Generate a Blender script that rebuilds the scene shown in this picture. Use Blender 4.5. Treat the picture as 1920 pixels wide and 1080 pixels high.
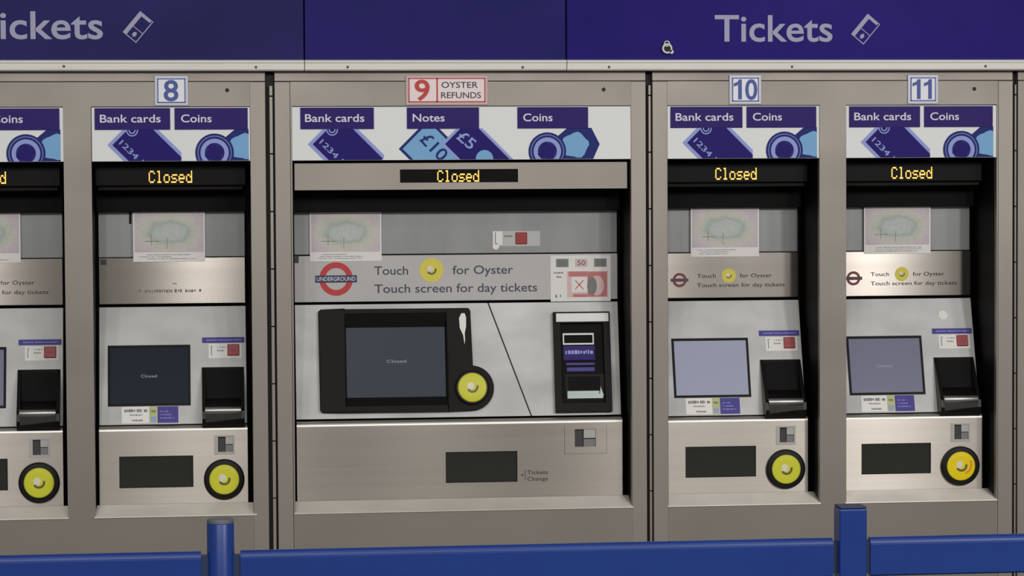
import bpy, bmesh, math, random
from mathutils import Vector, Matrix
rnd = random.Random(7)
scene = bpy.context.scene
for o in list(bpy.data.objects):
    bpy.data.objects.remove(o)
COL = scene.collection

# ------------------------------------------------------------------ camera
cam_d = bpy.data.cameras.new('camera')
cam = bpy.data.objects.new('camera', cam_d)
COL.objects.link(cam)
cam_d.sensor_width = 36.0
cam_d.lens = 94.5
yaw, pitch, roll = math.radians(6.6016), math.radians(2.2789), math.radians(-0.3245)
w = Vector((math.sin(yaw) * math.cos(pitch), math.cos(yaw) * math.cos(pitch), -math.sin(pitch)))
r0 = Vector((math.cos(yaw), -math.sin(yaw), 0))
u0 = r0.cross(w)
r = math.cos(roll) * r0 + math.sin(roll) * u0
u = -math.sin(roll) * r0 + math.cos(roll) * u0
cam.matrix_world = Matrix(((r.x, u.x, -w.x, 0.0), (r.y, u.y, -w.y, -7.05), (r.z, u.z, -w.z, 1.60), (0, 0, 0, 1)))
scene.camera = cam

# ------------------------------------------------------------------ world, lights, exposure
scene.view_settings.view_transform = 'Standard'
scene.view_settings.look = 'None'
scene.view_settings.gamma = 1.0
scene.view_settings.use_curve_mapping = False
scene.view_settings.exposure = -0.32
world = bpy.data.worlds.new('hall_light')
scene.world = world
world.use_nodes = True
world.node_tree.nodes['Background'].inputs[0].default_value = (1.0, 0.975, 0.94, 1)
world.node_tree.nodes['Background'].inputs[1].default_value = 0.20


def area(name, loc, target, sx, sy, power, col=(1, 0.98, 0.95)):
    d = bpy.data.lights.new(name, 'AREA')
    d.shape = 'RECTANGLE'
    d.size, d.size_y, d.energy, d.color = sx, sy, power, col
    o = bpy.data.objects.new(name, d)
    o.location = loc
    o.rotation_euler = (Vector(target) - Vector(loc)).to_track_quat('-Z', 'Y').to_euler()
    COL.objects.link(o)
    return o


# ceiling lamps over the ticket hall: a row of short tubes square to the wall, long tubes along it
for lx, pw in ((-2.3, 54), (-1.15, 54), (0.0, 58), (1.15, 22), (2.30, 44), (2.82, 18), (3.47, 104), (4.6, 56)):
    area('ceiling_lamp', (lx, -6.0, 3.1), (lx, -4.2, 0), 0.14, 1.3, pw)
area('ceiling_lamp', (0.9, -2.3, 3.2), (0.9, -0.6, 0.6), 5.0, 0.3, 12)
area('ceiling_lamp', (0.9, -7.0, 3.3), (0.9, -4.0, 0), 6.0, 0.5, 24)

# ------------------------------------------------------------------ materials
MATS = {}


def srgb(c):
    return tuple(((v / 255.0) / 12.92 if v / 255.0 <= 0.04045 else ((v / 255.0 + 0.055) / 1.055) ** 2.4) for v in c) + (1.0,)


def mat(name, col, rough=0.5, metal=0.0, spec=0.5, emit=None, estr=0.0, coat=0.0):
    m = bpy.data.materials.new(name)
    m.use_nodes = True
    b = m.node_tree.nodes['Principled BSDF']
    b.inputs['Base Color'].default_value = srgb(col)
    b.inputs['Roughness'].default_value = rough
    b.inputs['Metallic'].default_value = metal
    b.inputs['Specular IOR Level'].default_value = spec
    b.inputs['Coat Weight'].default_value = coat
    if emit:
        b.inputs['Emission Color'].default_value = srgb(emit)
        b.inputs['Emission Strength'].default_value = estr
    MATS[name] = m
    return m


def mottle(m, col2, scale=(6, 6, 6), fac=0.5, detail=3.0, lo=0.35, hi=0.7, rough_amt=0.0):
    """noise-driven blend of the base colour towards a second one (wear, grime)"""
    nt = m.node_tree
    b = nt.nodes['Principled BSDF']
    tc = nt.nodes.new('ShaderNodeTexCoord')
    mp = nt.nodes.new('ShaderNodeMapping')
    mp.inputs['Scale'].default_value = scale
    nz = nt.nodes.new('ShaderNodeTexNoise')
    nz.inputs['Scale'].default_value = 1.0
    nz.inputs['Detail'].default_value = detail
    mr = nt.nodes.new('ShaderNodeMapRange')
    mr.inputs[1].default_value, mr.inputs[2].default_value = lo, hi
    mr.inputs[3].default_value, mr.inputs[4].default_value = 0.0, fac
    mx = nt.nodes.new('ShaderNodeMix')
    mx.data_type = 'RGBA'
    mx.inputs[6].default_value = b.inputs['Base Color'].default_value
    mx.inputs[7].default_value = srgb(col2)
    L = nt.links.new
    L(tc.outputs['Object'], mp.inputs[0])
    L(mp.outputs[0], nz.inputs['Vector'])
    L(nz.outputs['Fac'], mr.inputs[0])
    L(mr.outputs[0], mx.inputs[0])
    L(mx.outputs[2], b.inputs['Base Color'])
    if rough_amt:
        r0 = b.inputs['Roughness'].default_value
        m2 = nt.nodes.new('ShaderNodeMapRange')
        m2.inputs[1].default_value, m2.inputs[2].default_value = 0.3, 0.7
        m2.inputs[3].default_value, m2.inputs[4].default_value = r0 - rough_amt, r0 + rough_amt
        L(nz.outputs['Fac'], m2.inputs[0])
        L(m2.outputs[0], b.inputs['Roughness'])
    return m


def brushed(m, along=(0, 0, 1), aniso=1.0):
    nt = m.node_tree
    b = nt.nodes['Principled BSDF']
    b.inputs['Anisotropic'].default_value = aniso
    c = nt.nodes.new('ShaderNodeCombineXYZ')
    for i in range(3):
        c.inputs[i].default_value = along[i]
    nt.links.new(c.outputs[0], b.inputs['Tangent'])
    return m


mottle(mat('steel_frame', (153, 146, 139), 0.50, 0.75), (139, 132, 126), (2.2, 2.2, 1.1), 0.6, rough_amt=0.05)
mottle(mat('steel_base', (147, 141, 134), 0.50, 0.75), (132, 126, 119), (2.0, 2.0, 3.0), 0.6, rough_amt=0.05)
brushed(mottle(mat('steel_brushed', (150, 144, 138), 0.23, 0.97), (139, 133, 127), (1.2, 3, 70), 0.6, detail=2.0, rough_amt=0.006))
brushed(mottle(mat('steel_lower', (178, 171, 163), 0.30, 0.95), (166, 159, 152), (1.2, 3, 50), 0.6, detail=2.0, rough_amt=0.006), aniso=0.96)
mat('steel_edge', (206, 201, 193), 0.36, 0.85)
mottle(mat('panel_message', (190, 187, 186), 0.45, 0.1), (178, 175, 175), (5, 5, 9), 0.6)
brushed(mottle(mat('steel_sill', (222, 216, 207), 0.45, 0.6), (204, 197, 188), (8, 8, 8), 0.6))
mottle(mat('panel_grey', (185, 185, 183), 0.45, 0.15), (160, 161, 161), (5, 5, 9), 0.6, rough_amt=0.06)
mottle(mat('panel_frosted', (150, 151, 152), 0.35, 0.3), (132, 134, 137), (9, 9, 3), 0.7)
mat('black_plastic', (11, 10, 10), 0.42, spec=0.12)
mat('black_lining', (10, 9, 9), 0.6, spec=0.12)
mat('black_gloss', (17, 16, 16), 0.3, spec=0.25)
mat('bezel_black', (27, 23, 22), 0.42, spec=0.08)
mat('dark_joint', (30, 27, 24), 0.7)
mat('window_dark', (48, 50, 45), 0.18)
mat('screen_dark', (14, 16, 21), 0.3, spec=0.06, emit=(60, 68, 84), estr=0.26)
mat('screen_wide', (30, 34, 42), 0.3, spec=0.12, emit=(72, 80, 94), estr=0.3)
mat('screen_lit', (60, 60, 74), 0.25, spec=0.2, emit=(150, 153, 172), estr=0.92)
mat('screen_half_lit', (50, 50, 66), 0.25, spec=0.2, emit=(120, 121, 142), estr=0.66)
mat('screen_text', (120, 125, 135), 0.4, emit=(140, 145, 155), estr=0.4)
mat('chrome', (172, 172, 169), 0.36, 0.9)
mat('silver_plastic', (170, 170, 168), 0.4, 0.4)
mat('tray_grey', (138, 150, 145), 0.3, 0.2)
mat('slot_dark', (60, 58, 58), 0.5)
mat('slot_grey', (128, 126, 126), 0.5, 0.2)
mat('slot_light', (186, 184, 180), 0.4, 0.3)
mat('red_plastic', (158, 42, 46), 0.4)
mat('reader_yellow', (214, 214, 62), 0.4, spec=0.25)
mat('disc_yellow', (226, 212, 92), 0.5, spec=0.25)
mat('reader_yellow_warm', (240, 214, 26), 0.4, spec=0.25)
mat('reader_orange', (236, 150, 20), 0.4)
mat('reader_white', (228, 222, 206), 0.4)
mat('reader_shade', (96, 94, 44), 0.45)
mat('rubber_black', (17, 16, 15), 0.45, spec=0.25)
mat('sign_white', (234, 236, 236), 0.5)
mat('tile_purple', (46, 27, 108), 0.45, spec=0.15)
mat('ink_white', (226, 222, 238), 0.5)
mat('ink_lilac', (146, 160, 222), 0.5)
mat('ink_navy', (36, 44, 118), 0.5, spec=0.15)
mat('ink_violet', (38, 26, 112), 0.5, spec=0.12)
mat('ink_sky', (116, 172, 218), 0.5)
mat('ink_blue', (66, 84, 160), 0.5)
mat('ink_text', (66, 62, 88), 0.5)
mat('ink_brown', (70, 61, 60), 0.5, spec=0.2)
mat('ink_grey', (108, 106, 108), 0.5)
mat('ink_red', (196, 52, 52), 0.5)
mat('ink_maroon', (132, 62, 60), 0.5)
mat('ink_slate', (60, 66, 96), 0.5, spec=0.2)
mat('ink_dusk', (92, 66, 78), 0.5)
mat('ink_faint', (124, 114, 106), 0.5)
mat('plate_white', (238, 240, 246), 0.45)
mat('plate_edge', (188, 190, 204), 0.4, 0.2)
mat('plate_pink', (244, 226, 226), 0.45)
mat('plate_pink_edge', (206, 178, 176), 0.45)
mat('paper', (234, 232, 229), 0.6)
mat('sticker_white', (236, 234, 230), 0.5)
mat('sticker_lime', (186, 190, 124), 0.5)
mat('sticker_purple', (78, 70, 148), 0.5, spec=0.2)
mat('note_red', (196, 120, 120), 0.6)
mat('note_pale', (220, 190, 186), 0.6)
mat('note_grey', (126, 128, 128), 0.6)
mat('led_amber', (255, 190, 70), 0.4, emit=(255, 204, 100), estr=1.3)
mat('fascia_blue_left', (44, 43, 106), 0.4, spec=0.05)
mat('fascia_blue_middle', (40, 37, 112), 0.4, spec=0.05)
mat('fascia_blue_right', (40, 27, 122), 0.4, spec=0.05)
for k, c2 in (('left', (41, 41, 92)), ('middle', (37, 36, 98)), ('right', (37, 28, 110))):
    mottle(MATS['fascia_blue_' + k], c2, (2.5, 2.5, 3.5), 0.9, rough_amt=0.06)
mat('fascia_lettering', (164, 161, 190), 0.5)
mottle(mat('trim_white', (228, 226, 219), 0.4), (216, 213, 206), (5, 5, 40), 0.6)
mat('screw_dark', (90, 84, 78), 0.5, 0.6)
mottle(mat('barrier_blue', (26, 59, 134), 0.28, spec=0.5), (24, 52, 126), (4, 4, 9), 0.8)
mat('barrier_cap', (112, 112, 122), 0.4, 0.3)
mat('barrier_socket', (30, 46, 80), 0.45)
mottle(mat('floor_tile', (84, 80, 74), 0.5), (70, 67, 62), (3, 3, 3), 0.7)
mottle(mat('wall_paint', (150, 146, 138), 0.7), (138, 134, 126), (3, 3, 3), 0.6)

# pastel street-map poster: lilac corners, yellow ring, green-grey centre, fine dark route lines
m = mat('poster_map', (200, 200, 196), 0.55)
nt = m.node_tree
bs = nt.nodes['Principled BSDF']
N = nt.nodes.new
L = nt.links.new
tc = N('ShaderNodeTexCoord')
mp = N('ShaderNodeMapping')
mp.inputs['Location'].default_value = (-0.5, 0.0, -0.5)
L(tc.outputs['Generated'], mp.inputs[0])
nz = N('ShaderNodeTexNoise')
nz.inputs['Scale'].default_value = 7.0
nz.inputs['Detail'].default_value = 4.0
L(tc.outputs['Generated'], nz.inputs['Vector'])
sc = N('ShaderNodeVectorMath'); sc.operation = 'MULTIPLY'
sc.inputs[1].default_value = (1.0, 0.0, 0.95)
L(mp.outputs[0], sc.inputs[0])
ln = N('ShaderNodeVectorMath'); ln.operation = 'LENGTH'
L(sc.outputs[0], ln.inputs[0])
ad = N('ShaderNodeMath'); ad.operation = 'MULTIPLY_ADD'
ad.inputs[1].default_value = 0.22
L(nz.outputs['Fac'], ad.inputs[0])
L(ln.outputs['Value'], ad.inputs[2])
cr = N('ShaderNodeValToRGB')
el = cr.color_ramp.elements
el[0].position = 0.12; el[0].color = srgb((196, 200, 197))
el[1].position = 0.86; el[1].color = srgb((190, 180, 194))
for pos, c in ((0.30, (190, 197, 193)), (0.37, (172, 184, 177)), (0.44, (198, 200, 186)), (0.54, (206, 202, 196)), (0.66, (206, 192, 198))):
    e = el.new(pos); e.color = srgb(c)
L(ad.outputs[0], cr.inputs[0])
vo = N('ShaderNodeTexVoronoi'); vo.feature = 'DISTANCE_TO_EDGE'
vo.inputs['Scale'].default_value = 9.0
L(tc.outputs['Generated'], vo.inputs['Vector'])
lt = N('ShaderNodeMath'); lt.operation = 'LESS_THAN'; lt.inputs[1].default_value = 0.025
L(vo.outputs['Distance'], lt.inputs[0])
mu = N('ShaderNodeMath'); mu.operation = 'MULTIPLY'; mu.inputs[1].default_value = 0.35
L(lt.outputs[0], mu.inputs[0])
mx = N('ShaderNodeMix'); mx.data_type = 'RGBA'
mx.inputs[7].default_value = srgb((150, 158, 164))
L(mu.outputs[0], mx.inputs[0]); L(cr.outputs[0], mx.inputs[6]); L(mx.outputs[2], bs.inputs['Base Color'])


# ------------------------------------------------------------------ geometry helpers
class MB:
    """collects faces; build() links them as one mesh object"""
    def __init__(self):
        self.v, self.f = [], []

    def add(self, vs, fs):
        n = len(self.v)
        self.v += [tuple(p) for p in vs]
        self.f += [tuple(i + n for i in f) for f in fs]

    def prism(self, pts, c0, c1, F):
        n = len(pts)
        vs = [F(a, b, c0) for a, b in pts] + [F(a, b, c1) for a, b in pts]
        fs = [tuple(range(n - 1, -1, -1)), tuple(range(n, 2 * n))]
        fs += [(i, (i + 1) % n, n + (i + 1) % n, n + i) for i in range(n)]
        self.add(vs, fs)
        return self

    def rect(self, a0, b0, a1, b1, c0, c1, F):
        return self.prism([(a0, b0), (a1, b0), (a1, b1), (a0, b1)], c0, c1, F)

    def box(self, x0, x1, y0, y1, z0, z1):
        return self.rect(x0, z0, x1, z1, y0, y1, lambda a, b, c: (a, c, b))

    def flat(self, pts, c, F):
        if len(pts) > 2:
            self.add([F(a, b, c) for a, b in pts], [tuple(range(len(pts)))])
        return self

    def ring(self, cx, cy, ro, ri, c0, c1, F, n=48, a0=0.0, a1=2 * math.pi):
        full = abs(a1 - a0 - 2 * math.pi) < 1e-6
        k = n if full else n + 1
        A = [a0 + (a1 - a0) * i / n for i in range(k)]
        vs = []
        for c in (c0, c1):
            for rr in (ro, ri):
                vs += [F(cx + rr * math.cos(t), cy + rr * math.sin(t), c) for t in A]
        fs = []
        for i in range(n):
            j = (i + 1) % k
            fs += [(i, j, k + j, k + i), (2 * k + i, 3 * k + i, 3 * k + j, 2 * k + j), (i, 2 * k + i, 2 * k + j, j), (k + i, k + j, 3 * k + j, 3 * k + i)]
        if not full:
            for i in (0, k - 1):
                fs.append((i, k + i, 3 * k + i, 2 * k + i))
        self.add(vs, fs)
        return self

    def disc(self, cx, cy, rr, c0, c1, F, n=40, dome=0.0):
        P = [(cx + rr * math.cos(2 * math.pi * i / n), cy + rr * math.sin(2 * math.pi * i / n)) for i in range(n)]
        if not dome:
            return self.prism(P, c0, c1, F)
        rows = [(1.0, c0), (1.0, c1 - dome), (0.93, c1 - 0.45 * dome), (0.7, c1 - 0.1 * dome), (0.35, c1)]
        vs, fs = [], []
        for s, c in rows:
            vs += [F(cx + (a - cx) * s, cy + (b - cy) * s, c) for a, b in P]
        for q in range(len(rows) - 1):
            fs += [(q * n + i, q * n + (i + 1) % n, (q + 1) * n + (i + 1) % n, (q + 1) * n + i) for i in range(n)]
        fs += [tuple(range(n - 1, -1, -1)), tuple((len(rows) - 1) * n + i for i in range(n))]
        self.add(vs, fs)
        return self

    def profile(self, x0, x1, yz):
        n = len(yz)
        vs = [(x0, y, z) for y, z in yz] + [(x1, y, z) for y, z in yz]
        self.add(vs, [tuple(range(n)), tuple(range(2 * n - 1, n - 1, -1))] + [(i, n + i, n + (i + 1) % n, (i + 1) % n) for i in range(n)])
        return self

    def holed(self, a0, b0, a1, b1, holes, c0, c1, F):
        """rectangular sheet with rectangular openings"""
        A = sorted({a0, a1, *[h[0] for h in holes], *[h[2] for h in holes]})
        B = sorted({b0, b1, *[h[1] for h in holes], *[h[3] for h in holes]})
        nb = len(B)

        def solid(i, j):
            if i < 0 or j < 0 or i >= len(A) - 1 or j >= nb - 1:
                return False
            x, y = (A[i] + A[i + 1]) / 2, (B[j] + B[j + 1]) / 2
            return not any(h[0] < x < h[2] and h[1] < y < h[3] for h in holes)
        vs = [F(a, b, c) for c in (c0, c1) for a in A for b in B]
        off = len(A) * nb
        ix = lambda i, j, t: t * off + i * nb + j
        fs = []
        for i in range(len(A) - 1):
            for j in range(nb - 1):
                if not solid(i, j):
                    continue
                q = [(i, j), (i + 1, j), (i + 1, j + 1), (i, j + 1)]
                fs.append(tuple(ix(*p, 1) for p in q))
                fs.append(tuple(ix(*p, 0) for p in q[::-1]))
                for (di, dj), p, s in (((0, -1), q[0], q[1]), ((1, 0), q[1], q[2]), ((0, 1), q[2], q[3]), ((-1, 0), q[3], q[0])):
                    if not solid(i + di, j + dj):
                        fs.append((ix(*p, 0), ix(*s, 0), ix(*s, 1), ix(*p, 1)))
        self.add(vs, fs)
        return self

    def build(self, name, material, parent=None, bevel=0.0, smooth=False):
        off = Vector((0, 0, 0))
        p = parent
        while p is not None:
            off += p.location
            p = p.parent
        me = bpy.data.meshes.new(name)
        me.from_pydata([Vector(v) - off for v in self.v], [], self.f)
        bm = bmesh.new()
        bm.from_mesh(me)
        bmesh.ops.remove_doubles(bm, verts=bm.verts, dist=1e-6)
        loose = [v for v in bm.verts if not v.link_faces]
        bmesh.ops.delete(bm, geom=loose, context='VERTS')
        bmesh.ops.recalc_face_normals(bm, faces=bm.faces)
        bm.to_mesh(me)
        bm.free()
        me.materials.append(MATS[material])
        o = bpy.data.objects.new(name, me)
        COL.objects.link(o)
        o.parent = parent
        if smooth:
            me.polygons.foreach_set('use_smooth', [True] * len(me.polygons))
        if bevel:
            md = o.modifiers.new('bevel', 'BEVEL')
            md.width, md.segments, md.limit_method, md.angle_limit = bevel, 2, 'ANGLE', math.radians(40)
        return o


def thing(name, loc, label, cat, group=None):
    o = bpy.data.objects.new(name, None)
    o.empty_display_size = 0.05
    o.location = loc
    COL.objects.link(o)
    return tag(o, label, cat, group)


def tag(o, label, cat, group=None):
    o['label'] = label
    o['category'] = cat
    if group:
        o['group'] = group
    return o


def lab(o, text):
    o['label'] = text
    return o


def plane(X, y0, z0, y1=None, z1=None):
    """maps (u, z, outwards) on an upright or tilted panel to the world; u runs from X"""
    if y1 is None:
        return lambda a, b, c: (X + a, y0 - c, b)
    s = (y1 - y0) / (z1 - z0)
    t = math.atan(s)
    return lambda a, b, c: (X + a, y0 + s * (b - z0) - c * math.cos(t), b + c * math.sin(t))


def clip(P, box):
    if box is None:
        return P
    a0, b0, a1, b1 = box
    for ax, lim, sg in ((0, a0, 1), (0, a1, -1), (1, b0, 1), (1, b1, -1)):
        out = []
        for i in range(len(P)):
            p, q = P[i - 1], P[i]
            dp, dq = sg * (p[ax] - lim), sg * (q[ax] - lim)
            if (dp >= 0) != (dq >= 0):
                t = dp / (dp - dq)
                out.append((p[0] + t * (q[0] - p[0]), p[1] + t * (q[1] - p[1])))
            if dq >= 0:
                out.append(q)
        P = out
        if not P:
            return []
    return P


_txt = {}


def glyphs(body, weight):
    """outline text as flat polygons, baseline at 0"""
    k = (body, weight)
    if k not in _txt:
        cu = bpy.data.curves.new('lettering', 'FONT')
        cu.body = body
        cu.offset = weight
        cu.resolution_u = 4
        ob = bpy.data.objects.new('lettering', cu)
        COL.objects.link(ob)
        dg = bpy.context.evaluated_depsgraph_get()
        me = bpy.data.meshes.new_from_object(ob.evaluated_get(dg))
        vs = [(v.co.x, v.co.y) for v in me.vertices]
        fs = [tuple(p.vertices) for p in me.polygons]
        bpy.data.objects.remove(ob)
        bpy.data.meshes.remove(me)
        _txt[k] = (vs, fs)
    return _txt[k]


def write(mb, body, a0, a1, base, cap, c, F, weight=0.0, turn=None, box=None):
    """text from a0 to a1, capitals cap high; turn = (angle about (a0, base))"""
    vs, fs = glyphs(body, weight)
    x0, x1 = min(v[0] for v in vs), max(v[0] for v in vs)
    H = max(v[1] for v in glyphs('T', weight)[0])
    out = []
    for x, y in vs:
        a, b = (x - x0) / (x1 - x0) * (a1 - a0), y / H * cap
        if turn:
            a, b = a * math.cos(turn) - b * math.sin(turn), a * math.sin(turn) + b * math.cos(turn)
        out.append((a0 + a, base + b))
    for f in fs:
        mb.flat(clip([out[i] for i in f], box), c, F)
    return mb


LED = {'C': '01110 10001 10000 10000 10000 10001 01110', 'l': '01100 00100 00100 00100 00100 00100 01110',
       'o': '00000 00000 01110 10001 10001 10001 01110', 's': '00000 00000 01111 10000 01110 00001 11110',
       'e': '00000 00000 01110 10001 11111 10000 01110', 'd': '00001 00001 01101 10011 10001 10001 01111'}


def led(mb, word, a0, a1, z0, z1, c, F):
    cols = len(word) * 6 - 1
    da, dz = (a1 - a0) / cols, (z1 - z0) / 7
    for k, ch in enumerate(word):
        for j, row in enumerate(LED[ch].split()):
            for i, bit in enumerate(row):
                if bit == '1':
                    a, z = a0 + (k * 6 + i) * da, z1 - (j + 1) * dz
                    mb.rect(a + 0.04 * da, z + 0.08 * dz, a + 0.96 * da, z + 0.92 * dz, 0, c, F)
    return mb


def scribble(mb, a0, a1, z0, z1, c, F, seed=0, gap=0.3):
    """a line of print too small to read: short strokes"""
    q = random.Random(seed)
    a = a0
    h = z1 - z0
    while a < a1 - h * 0.2:
        wd = min(h * q.uniform(0.25, 0.7), a1 - a)
        if q.random() > 0.12:
            mb.rect(a, z0 + h * q.choice((0, 0, 0.15)), a + wd, z0 + h * q.uniform(0.75, 1.0), 0, c, F)
        a += wd + h * gap * q.uniform(0.5, 1.0)
    return mb


def circ(cx, cz, rr, n=40, ph=0.0):
    return [(cx + rr * math.cos(ph + 2 * math.pi * i / n), cz + rr * math.sin(ph + 2 * math.pi * i / n)) for i in range(n)]


# ------------------------------------------------------------------ setting: floor and back wall
o = MB().box(-2.2, 4.0, -9.0, 0.6, -0.1, 0.0).build('floor', 'floor_tile')
o['kind'] = 'structure'
o = MB().box(-2.2, 4.0, 0.40, 0.6, 0.0, 3.0).build('wall_back', 'wall_paint')
o['kind'] = 'structure'

# ------------------------------------------------------------------ blue fascia over the machines
FAS = plane(0, -0.02, 0)
TRM = plane(0, -0.03, 0)


def ticket_symbol(cx, cz, parent):
    """two overlapping tickets seen as a tilted outline"""
    k = 0.098
    rot = math.radians(50)

    def R(a, b):
        return (cx + k * (a * math.cos(rot) - b * math.sin(rot)), cz + k * (a * math.sin(rot) + b * math.cos(rot)))
    F = lambda a, b, c: FAS(*R(a, b), c)
    mb = MB()
    hx, hy, t = 0.36, 0.225, 0.026
    for lv, (a0, b0, a1, b1) in enumerate(((-hx, -hy, hx, -hy + t), (-hx, -hy, -hx + t, hy), (-hx, hy - 0.115, hx, hy), (hx - 0.085, -hy + 0.06, hx, hy), (hx - t, -hy, hx, hy), (-0.07, -hy, -0.05, hy - 0.1))):
        mb.rect(a0, b0, a1, b1, 0, 0.0010 + 0.0001 * lv, F)
    mb.rect(-0.255, -0.10, -0.16, 0.0, 0, 0.0012, F)
    mb.rect(-0.29, -0.065, -0.13, -0.035, 0, 0.0014, F)
    return mb.build('ticket_pictogram', 'fascia_lettering', parent)


def fascia(x0, x1, m, label, screws):
    t = thing('fascia_panel', ((x0 + x1) / 2, 0.0, 1.89), label, 'sign panel', 'blue panels above the ticket machines')
    MB().box(x0 + 0.0015, x1 - 0.0015, -0.02, 0.06, 1.915, 2.50).build('face', m, t, 0.002)
    tr = MB().profile(x0 + 0.001, x1 - 0.001, [(-0.021, 1.9185), (-0.034, 1.916), (-0.034, 1.9105), (-0.030, 1.909), (-0.030, 1.893), (-0.026, 1.8895), (0.02, 1.8895), (0.02, 1.9185)]).build('lower_trim', 'trim_white', t)
    lab(tr, 'off-white metal trim strip')
    for sx, sz in screws:
        MB().disc(sx, sz, 0.0035, 0.0, 0.002, TRM, 12, 0.001).build('screw', 'screw_dark', tr)
    MB().box(x0 + 0.01, x1 - 0.01, 0.06, 0.36, 1.95, 2.45).build('backing_box', 'dark_joint', t)
    return t


f1 = fascia(-1.60, 0.273, 'fascia_blue_left', 'dark blue sign panel over plate 8, lettering cut off by left edge', [(-1.1, 1.9), (-0.345, 1.9015), (0.147, 1.899)])
lab(write(MB(), 'Tickets', -0.580, -0.245, 1.973, 0.070, 0.0012, FAS, 0.012).build('lettering', 'fascia_lettering', f1), 'pale lettering reading Tickets')
ticket_symbol(-0.155, 2.003, f1)
f2 = fascia(0.273, 0.961, 'fascia_blue_middle', 'plain dark blue sign panel without lettering, between two panel joints', [(0.385, 1.899), (0.844, 1.898)])
f3 = fascia(0.961, 3.2, 'fascia_blue_right', 'bright blue sign panel reading Tickets in full, above plates 10 and 11', [(1.073, 1.8985), (1.564, 1.899), (2.092, 1.900), (2.6, 1.9)])
lab(write(MB(), 'Tickets', 1.358, 1.676, 1.967, 0.069, 0.0012, FAS, 0.012).build('lettering', 'fascia_lettering', f3), 'pale lettering reading Tickets')
ticket_symbol(1.766, 1.999, f3)
lk = MB().ring(1.2285, 1.9475, 0.0135, 0.009, 0, 0.012, FAS, 24).ring(1.228, 1.960, 0.008, 0.0055, 0, 0.010, FAS, 20).disc(1.240, 1.9385, 0.0055, 0, 0.012, FAS, 14).build('lock', 'silver_plastic', f3)
MB().disc(1.2285, 1.9475, 0.009, 0, 0.007, FAS, 20).build('keyhole', 'dark_joint', lk)

# ------------------------------------------------------------------ steel cabinets framing the machines
ZT, ZO0, ZO1, ZH = 1.8885, 0.756, 1.652, 1.862     # top, opening bottom/top, header seam
FR = plane(0, 0.0, 0)


def sill(x0, x1, deep, parent):
    return MB().prism([(x0 - 0.004, 0), (x1 + 0.003, 0), (x1 + 0.001, 1), (x0 + 0.001, 1)], 0, 1,
                      lambda a, b, c: (a, -0.003 + b * deep, (0.728 if c == 0 else 0.7315) + b * 0.0225)).build('sill', 'steel_sill', parent, 0.001)


def cabinet(x0, x1, ops, label, group='steel cabinets along the wall', left=0.041, right=0.041, base=True):
    t = thing('steel_cabinet', ((x0 + x1) / 2, 0.01, 0.0), label, 'cabinet', group)
    MB().box(x0, x1, 0.002, 0.022, ZH + 0.0015, ZT).build('top_rail', 'steel_frame', t, 0.0012)
    a0, a1 = x0 + left, x1 - right
    MB().box(x0, a0 - 0.0008, 0.0, 0.022, 0.0, ZH).build('stile', 'steel_frame', t, 0.0012)
    MB().box(a1 + 0.0008, x1, 0.0, 0.022, 0.0, ZH).build('stile', 'steel_frame', t, 0.0012)
    hs = [(p, ZO0 - 0.026, q, 1.7985) for p, q in ops]
    if ops:
        MB().holed(a0, 0.0, a1, ZH, hs, -0.022, -0.0004, FR).build('front_plate', 'steel_base', t)
        for p, q in ops:
            sill(p, q, 0.078, t)
    else:
        MB().box(a0, a1, 0.0004, 0.022, 0.0, ZH).build('front_plate', 'steel_base', t)
    return t


def hinge(x0, x1, parent):
    """recessed joint strip with a slim piano hinge"""
    MB().box(x0 + 0.0005, x1 - 0.0005, 0.022, 0.030, 0.0, ZT - 0.004).build('joint_strip', 'dark_joint', parent)
    h = MB()
    a, b = x0 + (x1 - x0) * 0.44, x1 - (x1 - x0) * 0.20
    z = 0.02
    while z < ZH - 0.03:
        z1 = min(z + 0.148, ZH - 0.01)
        h.box(a, b, 0.004, 0.022, z, z1)
        z = z1 + 0.0025
    h.build('hinge', 'steel_frame', parent, 0.001)


ca = cabinet(-0.807, 0.171, [(-0.762, -0.350), (-0.279, 0.137)], 'steel cabinet framing two narrow machines at left, with plate 8')
cb = cabinet(0.195, 1.1755, [(0.240, 1.136)], 'wide steel cabinet framing one wide machine under red plate 9')
cc = cabinet(1.1935, 2.177, [(1.2335, 1.6455), (1.718, 2.1325)], 'steel cabinet framing the two narrow machines with plates 10 and 11')
cd = cabinet(2.191, 2.90, [], 'steel cabinet at the far right edge, only its stile showing')
hinge(0.171, 0.195, cb)
hinge(1.1755, 1.1935, cc)
hinge(2.177, 2.191, cd)
for c, x in ((ca, 0.0725), (cb, 1.063), (cc, 2.070)):
    MB().disc(x, 1.8405, 0.0052, 0, 0.0008, FR, 16).build('lock_hole', 'dark_joint', c)

# ------------------------------------------------------------------ number plates


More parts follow.
